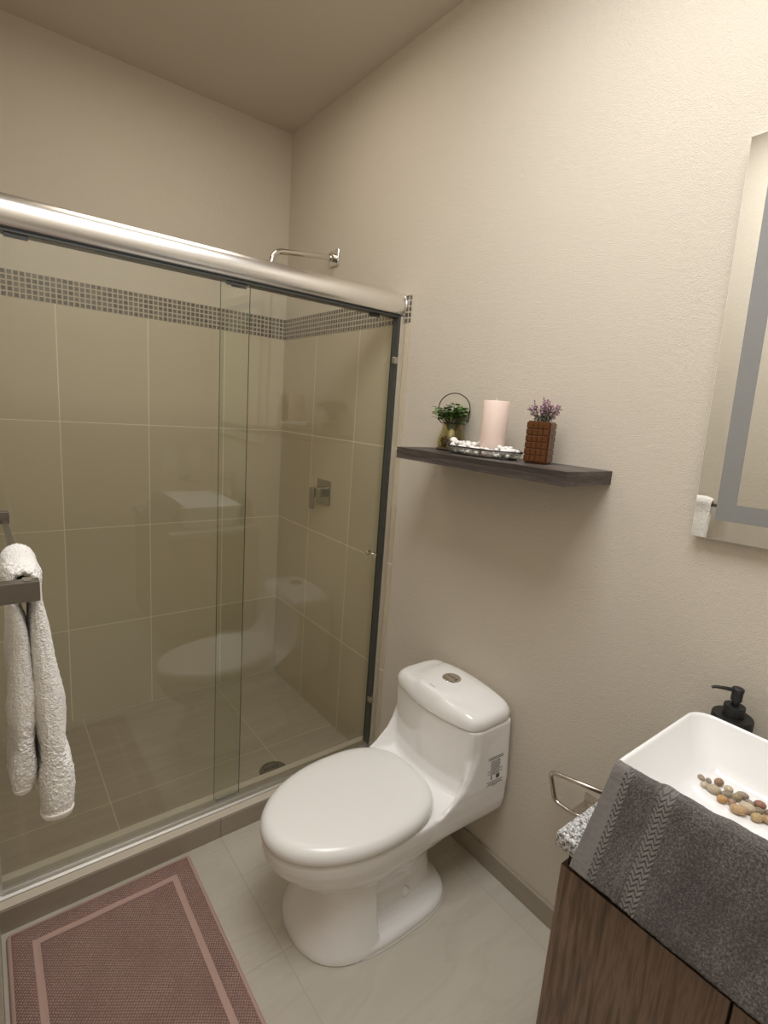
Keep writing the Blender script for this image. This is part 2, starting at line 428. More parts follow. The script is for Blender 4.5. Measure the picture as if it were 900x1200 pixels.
# ------------------------------------------------------------------ shower enclosure
def build_enclosure():
    t = thing('shower_enclosure', 'sliding glass shower enclosure with rounded satin aluminium header', 'shower door', (-0.61, -0.87, 0.0805))
    # header rail: bulged front profile (y,z)
    prof = []
    for k in range(15):
        a = -PI/2 + k/14*PI
        prof.append((-0.872-0.030*math.cos(a), 1.749+0.037*math.sin(a)))
    prof += [(-0.848, 1.786), (-0.846, 1.712)]
    bm = nb(); prism(bm, prof, 0, XL+0.001, -0.010)
    obj('header_rail', bm, M['alu'], t, smooth=True, ang=40)
    bm = nb(); box(bm, XL+0.002, -0.012, -0.890, -0.8505, 1.7075, 1.7125); obj('rail_channel', bm, M['seal'], t)
    bm = nb(); prism(bm, [(p[0]*1.0, p[1]) for p in [(-0.872-0.0315*math.cos(-PI/2+k/14*PI), 1.749+0.0385*math.sin(-PI/2+k/14*PI)) for k in range(15)]+[(-0.846, 1.7875), (-0.844, 1.7105)]], 0, -0.0105, -0.0078)
    obj('end_cap', bm, M['alu_v'], t, smooth=True, ang=40)
    # bottom track
    prof = [(-0.913, 0.0806), (-0.913, 0.085), (-0.906, 0.088), (-0.889, 0.0885), (-0.887, 0.0925), (-0.8845, 0.0925), (-0.883, 0.086), (-0.855, 0.086), (-0.855, 0.0806)]
    bm = nb(); prism(bm, prof, 0, XL+0.001, -0.0085); obj('bottom_track', bm, M['track'], t)
    # wall jambs
    for xa, xb, side in ((-0.0275, -0.0076, 1), (XL+0.001, XL+0.020, -1)):
        bm = nb()
        box(bm, xa, xb, -0.899, -0.893, 0.0886, 1.711, bev=0.001)
        box(bm, xa+0.004, xb-0.004, -0.893, -0.858, 0.0886, 1.711)
        obj('wall_jamb', bm, M['alu_v'], t)
    bm = nb(); box(bm, -0.034, -0.0285, -0.893, -0.862, 0.093, 1.706)
    s = obj('edge_seal', bm, M['seal_grey'], t)
    for z0 in (1.555, 0.276):
        bm = nb(); box(bm, -0.041, -0.0275, -0.897, -0.880, z0, z0+0.022, bev=0.002); box(bm, -0.043, -0.030, -0.8985, -0.8972, z0-0.002, z0+0.004)
        obj('bumper_clip', bm, M['chrome_dark'], t)
    # two sliding panes
    for xa, xb, y in ((XL+0.022, -0.561, -0.8805), (-0.640, -0.0345, -0.8665)):
        bm = nb(); box(bm, xa, xb, y-0.003, y+0.003, 0.0935, 1.7072)
        for f in bm.faces:
            if abs(f.normal.x) > 0.5: f.material_index = 1
        g = obj('glass_panel', bm, [M['glass'], M['glass_edge']], t)
        for hx in ((-0.61, -1.10) if xa < -1 else (-0.59, -0.12)):
            b2 = nb(); box(b2, hx-0.022, hx+0.022, y-0.0058, y-0.0032, 1.697, 1.7071, bev=0.0008)
            obj('hanger_bracket', b2, M['seal'], g)
        if xa > -1:
            b2 = nb()
            rings = []
            for yy, r in ((y-0.0032, 0.006), (y-0.012, 0.006), (y-0.0122, 0.0098), (y-0.023, 0.0098), (y-0.025, 0.0085)):
                rings.append([(-0.063+r*math.cos(k*2*PI/24), yy, 0.872+r*math.sin(k*2*PI/24)) for k in range(24)])
            loft(b2, rings)
            rings = []
            for yy, r in ((y+0.0032, 0.006), (y+0.012, 0.006), (y+0.0122, 0.0098), (y+0.023, 0.0098)):
                rings.append([(-0.063+r*math.cos(k*2*PI/24), yy, 0.872+r*math.sin(k*2*PI/24)) for k in range(24)])
            loft(b2, rings)
            obj('door_knob', b2, M['chrome'], g, smooth=True, ang=35)
    bm = nb(); box(bm, -0.636, -0.565, -0.8772, -0.8702, 0.0866, 0.103, bev=0.001)
    obj('bottom_guide', bm, M['track'], t)
build_enclosure()

# shower arm
t = thing('shower_pipe', 'bent chrome shower arm pipe on the wall above the tiles', 'shower pipe', (0, -0.409, 1.985))
bm = nb(); box(bm, -0.0065, -0.0002, -0.440, -0.378, 1.954, 2.016, bev=0.002); obj('wall_flange', bm, M['chrome'], t)
bm = nb()
tube(bm, round_path([(-0.0066, -0.409, 1.985), (-0.275, -0.409, 1.952), (-0.283, -0.409, 1.862)], 0.045, 8), 0.0105, 16)
obj('bent_tube', bm, M['chrome'], t, smooth=True, ang=40)
bm = nb(); lathe(bm, [(0.0155, -0.020), (0.0155, 0), (0.0125, 0.003)], 0, 0, 20)
bmesh.ops.rotate(bm, verts=bm.verts, matrix=Matrix.Rotation(PI/2, 3, 'Y')); bmesh.ops.translate(bm, verts=bm.verts, vec=(-0.0068, -0.409, 1.985))
obj('collar_nut', bm, M['chrome_dark'], t, smooth=True, ang=40)

# shower valve
t = thing('shower_valve', 'square chrome shower mixer valve with a lever on the side tiles', 'shower valve', (-0.0065, -0.422, 1.03))
obj('wall_plate', bx(-0.0125, -0.0068, -0.482, -0.372, 0.978, 1.083, bev=0.0025), M['chrome_dark'], t)
obj('valve_body', bx(-0.058, -0.0127, -0.442, -0.402, 1.010, 1.050, bev=0.003), M['chrome_dark'], t)
bm = nb(); box(bm, -0.072, -0.0582, -0.436, -0.408, 0.958, 1.050, bev=0.003); obj('lever', bm, M['chrome_dark'], t)

# drain
t = thing('floor_drain', 'round slotted steel drain in the shower floor', 'drain', (-0.358, -0.735, 0))
bm = nb(); lathe(bm, [(0.056, 0.0003), (0.056, 0.003), (0.051, 0.0035), (0.050, 0.0015)], -0.358, -0.735, 40, True, False)
obj('drain_rim', bm, M['chrome_dark'], t, smooth=True, ang=30)
bm = nb(); lathe(bm, [(0.0495, 0.0008), (0.0495, 0.0026)], -0.358, -0.735, 40); obj('grate', bm, M['gunmetal'], t)
bm = nb()
for r_ in range(-2, 3):
    for c_ in range(-4, 5):
        px, py = c_*0.0105+(0.005 if r_ % 2 else 0), r_*0.021
        if math.hypot(px, abs(py)+0.007) < 0.045: box(bm, -0.358+px-0.0026, -0.358+px+0.0026, -0.735+py-0.0075, -0.735+py+0.0075, 0.0024, 0.0029)
obj('grate_slots', bm, M['black'], t)

# ------------------------------------------------------------------ toilet
YC = -1.36
def build_toilet():
    t = thing('toilet', 'white one-piece toilet with closed lid and dual flush button', 'toilet', (-0.36, YC, FZ))
    N = 72
    def egg(x, sx, hw, cf=-0.43, front=-0.70, back=-0.20):
        pass
    def bowl_ring(z, s, xs=0.0, hw=0.172, front=-0.694):
        r = []
        ext_b = interp([(0.15, 0.245), (0.21, 0.25), (0.24, 0.31), (0.252, 0.36), (0.40, 0.36)], z)
        nback = interp([(0.15, 2.5), (0.21, 2.6), (0.24, 4.0), (0.252, 7.0), (0.40, 7.0)], z)
        for k in range(N):
            a = k*2*PI/N; c, s_ = math.cos(a), math.sin(a)
            n = 2.0 if c < 0 else nback
            ca = math.copysign(abs(c)**(2/n), c); sa = math.copysign(abs(s_)**(2/n), s_)
            if c < 0: x = -0.43+xs + (-0.43-front)*ca*s
            else: x = -0.43+xs + ext_b*ca
            r.append((x, YC + (hw + 0.003*max(0, c))*sa*s, z))
        return r
    bm = nb()
    # bowl
    loft(bm, [bowl_ring(z, s, xs) for z, s, xs in ((0.10, 0.50, 0.04), (0.15, 0.62, 0.035), (0.19, 0.74, 0.028), (0.22, 0.845, 0.018), (0.245, 0.915, 0.010), (0.27, 0.963, 0.004), (0.295, 0.99, 0.0), (0.318, 0.998, 0), (0.326, 0.99, 0), (0.331, 0.97, 0))])
    # deck, wings and tank : stacked plan outlines
    def xf(y, z):
        d = abs(y-YC)
        cen = interp([(0.24, -0.30), (0.330, -0.30), (0.334, -0.205), (0.345, -0.196), (0.38, -0.190), (0.55, -0.201)], z) + 0.030*(d/0.17)**2
        if z < 0.3345: cen = -0.30
        wing = interp([(0.24, -0.32), (0.300, -0.315), (0.335, -0.290), (0.36, -0.243), (0.39, -0.206), (0.42, -0.186), (0.46, -0.170), (0.50, -0.163), (0.55, -0.163)], z)
        b = sm(0.143, 0.171, d)
        return lerp(cen, wing, b) if wing < cen else lerp(cen, max(wing, cen), b*0.0)
    def ring(z, hw, back=-0.012):
        pts = []; K = 36; rc = 0.022
        for k in range(K+1):
            y = YC+hw*(1-2*k/K)
            x = xf(y, z); d = hw-abs(y-YC)
            if d < rc: x += rc-math.sqrt(max(rc*rc-(rc-d)**2, 0))
            pts.append((x, y, z))
        rb = 0.02; hw += interp([(0.246, 0.010), (0.30, 0.0150), (0.36, 0.0125), (0.46, 0.006), (0.55, 0.0)], z)
        for k in range(7):
            a = -PI/2+k/6*PI/2; pts.append((back-rb+rb*math.cos(a), YC-hw+rb+rb*math.sin(a), z))
        for k in range(7):
            a = k/6*PI/2; pts.append((back-rb+rb*math.cos(a), YC+hw-rb+rb*math.sin(a), z))
        return pts
    zs = [(0.246, 0.150), (0.252, 0.158), (0.262, 0.165), (0.275, 0.169), (0.30, 0.1712), (0.325, 0.1725), (0.3325, 0.173), (0.3345, 0.173), (0.338, 0.1735), (0.345, 0.174), (0.355, 0.1745)]
    zs += [(z/100, 0.176) for z in range(37, 55)] + [(0.546, 0.1755), (0.5485, 0.174)]
    loft(bm, [ring(z, hw) for z, hw in zs])
    # pedestal : front column, trapway and plinth
    def se(x0, x1, hw, z, n=2.6):
        r = []; cx = (x0+x1)/2; a_ = (x1-x0)/2
        for k in range(48):
            a = k*2*PI/48; c, s = math.cos(a), math.sin(a)
            r.append((cx+a_*math.copysign(abs(c)**(2/n), c), YC+hw*math.copysign(abs(s)**(2/n), s), z))
        return r
    def eg(xc, ef, eb, hw, z, nf=2.25, nbk=6.0):
        r = []
        for k in range(64):
            a = k*2*PI/64; c, s = math.cos(a), math.sin(a)
            n = nf if c < 0 else nbk
            r.append((xc+(ef if c < 0 else eb)*math.copysign(abs(c)**(2/n), c), YC+hw*math.copysign(abs(s)**(2/n), s), z))
        return r
    loft(bm, [eg(-0.448, ef, 0.016, hw, z, 2.3, 6.0) for z, ef, hw in ((FZ, 0.168, 0.159), (0.03, 0.166, 0.157), (0.06, 0.157, 0.149), (0.10, 0.146, 0.139), (0.15, 0.136, 0.131), (0.19, 0.131, 0.127), (0.23, 0.132, 0.129))])
    loft(bm, [se(x0, x1, hw, z, 3.4) for z, x0, x1, hw in ((FZ, -0.47, -0.160, 0.140), (0.045, -0.47, -0.166, 0.118), (0.06, -0.47, -0.176, 0.102), (0.11, -0.47, -0.186, 0.096), (0.16, -0.47, -0.192, 0.098), (0.20, -0.47, -0.190, 0.108), (0.235, -0.47, -0.175, 0.130), (0.26, -0.47, -0.15, 0.145))])
    loft(bm, [eg(-0.37, 0.242-i, 0.217-i, 0.165-i, z, 2.45, 3.6) for z, i in ((FZ, 0), (0.028, 0), (0.037, 0.006), (0.043, 0.018))])
    # trapway bulge, just proud of both sides
    for s in (-1, 1):
        path = [(-0.40, YC+s*0.070, 0.205), (-0.35, YC+s*0.078, 0.175), (-0.31, YC+s*0.080, 0.165), (-0.27, YC+s*0.078, 0.19), (-0.24, YC+s*0.072, 0.24)]
        tube(bm, path, [0.036, 0.037, 0.037, 0.037, 0.036], 14)
    # fillets along the plinth
    o = obj('ceramic_body', bm, M['ceramic'], t, smooth=True)
    for c_ in (1,):
        md = o.modifiers.new('union', 'REMESH'); md.mode = 'VOXEL'; md.voxel_size = 0.0036; md.use_smooth_shade = True
        ms = o.modifiers.new('soften', 'SMOOTH'); ms.factor = 0.5; ms.iterations = 5
    # lid : thick rounded slab
    def lid_ring(z, ins):
        r = []
        for k in range(N):
            a = k*2*PI/N; c, s_ = math.cos(a), math.sin(a)
            n = 2.0 if c < 0 else 2.7
            ca = math.copysign(abs(c)**(2/n), c); sa = math.copysign(abs(s_)**(2/n), s_)
            ext = 0.266 if c < 0 else 0.205
            r.append((-0.43 + (ext-ins)*ca, YC + (0.1755-ins)*sa, z))
        return r
    bm = nb()
    loft(bm, [lid_ring(z, i) for z, i in ((0.3345, 0.004), (0.337, 0.0005), (0.341, -0.0015), (0.353, -0.0015), (0.3615, 0.0015), (0.3685, 0.007), (0.3735, 0.016), (0.3765, 0.030), (0.3785, 0.06), (0.3795, 0.11))])
    obj('seat_lid', bm, M['plastic'], t, smooth=True)
    bm = nb(); loft(bm, [lid_ring(z, i) for z, i in ((0.3305, 0.009), (0.3348, 0.009))]); obj('seam_shadow_ring', bm, M['seal_grey'], t)  # dark inset ring painting the shadow in the seam under the lid
    # tank lid
    def outline(ins):
        pts = []; hw = 0.1765-ins; K = 40; rc = 0.03
        for k in range(K+1):
            y = YC+hw*(1-2*k/K); d = hw-abs(y-YC)
            x = -0.2065+ins+0.036*((y-YC)/0.18)**2
            if d < rc: x += rc-math.sqrt(max(rc*rc-(rc-d)**2, 0))
            pts.append((x, y))
        for k in range(K+1):
            y = YC-hw*(1-2*k/K); d = hw-abs(y-YC)
            x = -0.003-ins-0.011*((y-YC)/0.18)**2
            if d < rc: x -= rc-math.sqrt(max(rc*rc-(rc-d)**2, 0))
            pts.append((x, y))
        out = []
        for q in pts:
            if not out or (abs(q[0]-out[-1][0])+abs(q[1]-out[-1][1])) > 1e-6: out.append(q)
        return out
    def crown(x, y):
        d = abs(y-YC)
        arc = 0.118-0.9*max(0, -0.02-x)*0.25 - 0.030*((x+0.10)/0.09)**2
        return 0.019*(1-(d/0.18)**2) + 0.0085*(1-sm(arc-0.012, arc+0.010, d))*sm(-0.012, -0.055, x) + 0.004*sm(-0.055, -0.012, x)
    bm = nb(); rings = []
    ctr = Vector((-0.105, YC))
    base = [(0.5505, 0.004, 0), (0.552, 0.001, 0), (0.556, 0, 0), (0.570, 0.0005, 0), (0.577, 0.003, 0.25), (0.5825, 0.008, 0.6), (0.5852, 0.014, 0.85), (0.586, 0.021, 1)]
    for z, ins, k in base:
        rings.append([(x, y, z + k*crown(x, y)) for x, y in outline(ins)])
    o21 = outline(0.021)
    for s in (0.88, 0.74, 0.6, 0.45, 0.3, 0.15, 0.03):
        rr = []
        for x, y in o21:
            x2, y2 = ctr.x+(x-ctr.x)*s, ctr.y+(y-ctr.y)*s
            rr.append((x2, y2, 0.586+crown(x2, y2)))
        rings.append(rr)
    loft(bm, rings)
    tl = obj('tank_lid', bm, M['ceramic'], t, smooth=True)
    # flush button
    zt = 0.586+crown(-0.098, YC)
    bm = nb(); lathe(bm, [(0.0285, zt-0.004), (0.0285, zt+0.002), (0.0265, zt+0.0035), (0.0215, zt+0.0035), (0.0205, zt+0.002)], -0.098, YC, 40, True, False)
    bmesh.ops.holes_fill(bm, edges=[e for e in bm.edges if e.is_boundary], sides=0)
    fb = obj('flush_button', bm, M['chrome'], tl, smooth=True, ang=40)
    for s in (-1, 1):
        pts = []
        for k in range(21):
            a = k/20*PI
            pts.append((-0.098+s*(0.0016+0.018*math.sin(a)), YC+0.0195*math.cos(a)))
        bm = nb(); prism(bm, pts, 2, zt+0.0021, zt+0.0055); obj('flush_half', bm, M['chrome'], tl, smooth=True, ang=40)
    # small printed mark on the lid
    zl = 0.586+crown(-0.178, YC)
    bm = nb()
    for k in range(8): box(bm, -0.1795, -0.1775, YC-0.012+k*0.003, YC-0.0098+k*0.003, zl-0.002, zl+0.0006)
    obj('lid_mark', bm, plain('grey_print', (0.32, 0.30, 0.28), 0.5), tl)
    # bolt cap on the plinth side
    bm = nb()
    rings = [[(-0.312+r*math.cos(k*2*PI/28), yy, 0.072+r*math.sin(k*2*PI/28)) for k in range(28)] for yy, r in ((YC-0.085, 0.0135), (YC-0.1075, 0.0135), (YC-0.111, 0.011), (YC-0.1115, 0.002))]
    loft(bm, rings); obj('bolt_cap', bm, M['plastic'], t, smooth=True, ang=50)
    # sealant line at the floor
    bm = nb(); loft(bm, [eg(-0.37, 0.2455, 0.220, 0.1685, FZ-0.001, 2.45, 3.6), eg(-0.37, 0.2455, 0.220, 0.1685, FZ+0.002, 2.45, 3.6), eg(-0.37, 0.240, 0.215, 0.163, FZ+0.005, 2.45, 3.6)])
    obj('sealant', bm, plain('sealant', (0.55, 0.52, 0.47), 0.6), t, smooth=True, ang=40)
    # printed sticker text on the tank's side (rows of tiny lettering)
    bpy.context.view_layer.update()
    dg = bpy.context.evaluated_depsgraph_get()
    bv = BVHTree.FromObject(o, dg)
    mi = o.matrix_world.inverted()
    bm = nb(); r2 = random.Random(3)
    def row(z, xa, xb, h, solid=False):
        x = xa
        while x < xb:
            wd = (xb-xa) if solid else r2.uniform(0.0012, 0.0042)
            x2 = min(x+wd, xb)
            ps = []
            for px, pz in ((x, z), (x2, z), (x2, z+h), (x, z+h)):
                hit = bv.ray_cast(mi @ Vector((px, YC-0.4, pz)), (mi.to_3x3() @ Vector((0, 1, 0))).normalized())
                ps.append((o.matrix_world @ hit[0]) + Vector((0, -0.0004, 0)) if hit[0] is not None else Vector((px, YC-0.177, pz)))
            bm.faces.new([bm.verts.new(p) for p in ps])
            x = x2 + r2.uniform(0.0006, 0.0014)
    z = 0.452
    def c(wd, h=0.0026, step=0.0052, solid=False):
        nonlocal z
        row(z, -0.078-wd/2, -0.078+wd/2, h, solid); z -= step
    c(0.060, 0.003); c(0.060, 0.003); z -= 0.001
    for wd in (0.034, 0.040, 0.034, 0.040, 0.036, 0.036, 0.034, 0.058, 0.036, 0.058, 0.034): c(wd, 0.0022, 0.0041)
    z -= 0.006
    row(z-0.004, -0.094, -0.090, 0.012, True); row(z+0.008, -0.093, -0.091, 0.003, True)
    row(z-0.003, -0.074, -0.060, 0.011, True); row(z-0.005, -0.070, -0.064, 0.002, True)
    z -= 0.011
    c(0.062, 0.0025, 0.0048); c(0.050, 0.0018, 0.0042); c(0.062, 0.0025, 0.0048); c(0.020, 0.0016)
    obj('printed_sticker', bm, M['print'], t)
build_toilet()

# ------------------------------------------------------------------ bath mat
def build_mat(par):
    bm = nb(); hx, hy = 0.2275, 0.36
    rings = []
    for z, ins in ((0.0006, 0.001), (0.003, 0.0), (0.0065, 0.001), (0.0085, 0.004)):
        rings.append([(x, y, z) for x, y in rrect(hx-ins, hy-ins, 0.012, 5)])
    loft(bm, rings, True, False)
    top = []
    nx, ny = 60, 90
    def hgt(x, y):
        d = min(hx-abs(x), hy-abs(y))
        h = 0.0085+0.0035*sm(0.004, 0.016, d)
        h -= 0.0028*(sm(0.048, 0.053, d)-sm(0.067, 0.072, d))
        return h + 0.0006*math.sin(x*40+y*23)
    for j in range(ny+1):
        top.append([bm.verts.new((lerp(-hx+0.004, hx-0.004, i/nx), lerp(-hy+0.004, hy-0.004, j/ny), 0)) for i in range(nx+1)])
    for r_ in top:
        for v in r_: v.co.z = hgt(v.co.x, v.co.y)
    for a, b in zip(top, top[1:]):
        for i in range(nx): bm.faces.new((a[i], a[i+1], b[i+1], b[i]))
    return obj('woven_mat', bm, M['mat'], par, smooth=True, local=True)
# the mat is one piece: build it as a single mesh at its own origin
t = build_mat(None); t.name = 'bath_mat'; t.location = (-0.9775, -1.322, FZ)
tag(t, 'dusty pink woven bath mat on the floor before the shower curb', 'bath mat')

# ------------------------------------------------------------------ towel bar and white towel
t = thing('towel_bar', 'dark metal towel bar with square posts at the left edge', 'towel bar', (XL, -1.36, 1.128))
bm = nb(); box(bm, XL+0.0002, -1.138, -1.585, -1.568, 1.113, 1.140, bev=0.001)
obj('post', bm, M['gunmetal'], t)
bm = nb(); box(bm, XL+0.0002, -1.150, -1.125, -1.108, 1.118, 1.142, bev=0.001)
obj('post', bm, M['gunmetal'], t)
bm = nb(); rings = []
for y, x in ((-1.568, -1.1535), (-1.125, -1.158)):
    rings.append([(x-0.004, y, 1.115), (x+0.004, y, 1.115), (x+0.004, y, 1.1265), (x-0.004, y, 1.1265)])
loft(bm, rings); obj('bar', bm, M['gunmetal'], t)
bm = nb(); box(bm, -1.156, -1.146, -1.581, -1.573, 1.1402, 1.1438, bev=0.001); obj('clip', bm, M['chrome_dark'], t)
bm = nb(); lathe(bm, [(0.005, 1.1085), (0.005, 1.1128)], -1.186, -1.577, 14); obj('grub_screw', bm, M['chrome_dark'], t)

def build_towel():
    t = thing('hand_towel', 'white terry hand towel folded over the metal bar at the left', 'towel', (-1.152, -1.48, 1.137))
    # centre line from the front hem over the bar to the back hem : (x, z, thickness, y_near, y_far)
    P = [(-1.127, 0.735, 0.020, -1.528, -1.435), (-1.126, 0.742, 0.034, -1.542, -1.418), (-1.126, 0.752, 0.040, -1.548, -1.412), (-1.126, 0.757, 0.037, -1.548, -1.411),
         (-1.125, 0.764, 0.043, -1.549, -1.411), (-1.1245, 0.79, 0.047, -1.549, -1.410), (-1.125, 0.818, 0.045, -1.548, -1.410), (-1.126, 0.838, 0.040, -1.547, -1.410),
         (-1.1275, 0.845, 0.034, -1.547, -1.410), (-1.1275, 0.853, 0.038, -1.547, -1.410), (-1.128, 0.860, 0.034, -1.547, -1.410), (-1.1275, 0.869, 0.040, -1.547, -1.409), (-1.128, 0.89, 0.041, -1.547, -1.408),
         (-1.1305, 0.95, 0.035, -1.546, -1.406), (-1.1355, 1.02, 0.029, -1.545, -1.405), (-1.138, 1.08, 0.018, -1.545, -1.404), (-1.1375, 1.115, 0.013, -1.545, -1.404), (-1.1385, 1.1285, 0.014, -1.545, -1.404), (-1.144, 1.1385, 0.016, -1.545, -1.404),
         (-1.1535, 1.1425, 0.017, -1.545, -1.404), (-1.163, 1.1385, 0.016, -1.545, -1.404), (-1.1690, 1.1285, 0.013, -1.544, -1.404), (-1.1695, 1.115, 0.012, -1.543, -1.404),
         (-1.1615, 1.05, 0.024, -1.542, -1.406), (-1.160, 0.97, 0.032, -1.540, -1.407), (-1.1615, 0.91, 0.034, -1.538, -1.410), (-1.162, 0.895, 0.030, -1.537, -1.410), (-1.162, 0.885, 0.033, -1.537, -1.410), (-1.162, 0.875, 0.030, -1.537, -1.410),
         (-1.164, 0.86, 0.036, -1.536, -1.41), (-1.165, 0.83, 0.036, -1.534, -1.413), (-1.167, 0.808, 0.027, -1.531, -1.418), (-1.167, 0.803, 0.024, -1.529, -1.42), (-1.167, 0.796, 0.022, -1.526, -1.424), (-1.167, 0.785, 0.010, -1.515, -1.44)]
    # resample smoothly
    dense = []
    for i in range(len(P)-1):
        for k in range(3):
            u = k/3; dense.append([lerp(a, b, u) for a, b in zip(P[i], P[i+1])])
    dense.append(list(P[-1]))
    rings = []; n = 40; r3 = random.Random(11)
    for i, (x, z, th, y0, y1) in enumerate(dense):
        a = dense[max(i-1, 0)]; b = dense[min(i+1, len(dense)-1)]
        tx, tz = b[0]-a[0], b[1]-a[1]; L = math.hypot(tx, tz) or 1; tx, tz = tx/L, tz/L
        nx, nz = tz, -tx
        hy = (y1-y0)/2; yc = (y0+y1)/2; hr = th/2
        ring = []
        for k in range(n):
            an = k*2*PI/n; c, s = math.cos(an), math.sin(an)
            e = 0.42
            dx = hr*math.copysign(abs(c)**0.75, c); dy = hy*math.copysign(abs(s)**e, s)
            wob = 0.0022*math.sin(dy*70+z*31)+0.0016*math.sin(z*57+dy*33)
            ring.append((x+nx*(dx+wob*c), yc+dy, z+nz*(dx+wob*c)+0.010*(dy/hy)**2*(1 if z < 0.86 else 0)*sm(0.86, 0.74, z)))
        rings.append(ring)
    bm = nb(); loft(bm, rings)
    o = obj('terry_body', bm, M['terry_white'], t, smooth=True)
    sub = o.modifiers.new('sub', 'SUBSURF'); sub.levels = 2; sub.render_levels = 2
    tx_ = bpy.data.textures.new('pile', 'CLOUDS'); tx_.noise_scale = 0.0035; tx_.noise_depth = 1
    d = o.modifiers.new('pile', 'DISPLACE'); d.texture = tx_; d.strength = 0.0035; d.mid_level = 0.5; d.texture_coords = 'GLOBAL'
    # smooth woven hem strips at the two ends
    for sl in (slice(0, 9), slice(-8, None)):
        rr = rings[sl]
        out = []
        for ring in rr:
            cx = sum(p[0] for p in ring)/n; cy = sum(p[1] for p in ring)/n; cz = sum(p[2] for p in ring)/n
            out.append([(cx+(p[0]-cx)*1.10, cy+(p[1]-cy)*1.025, p[2]-0.001) for p in ring])
        bm = nb(); loft(bm, out); h = obj('hem', bm, M['hem_white'], t, smooth=True, ang=70)
build_towel()

# ------------------------------------------------------------------ wall shelf and what stands on it
SZ = 1.288
t = tag(obj('wall_shelf', bx(-0.188, -0.0002, -1.711, -1.125, SZ-0.033, SZ, bev=0.0012), M['shelfwood']), 'floating grey-brown wood shelf on the wall above the toilet', 'shelf')

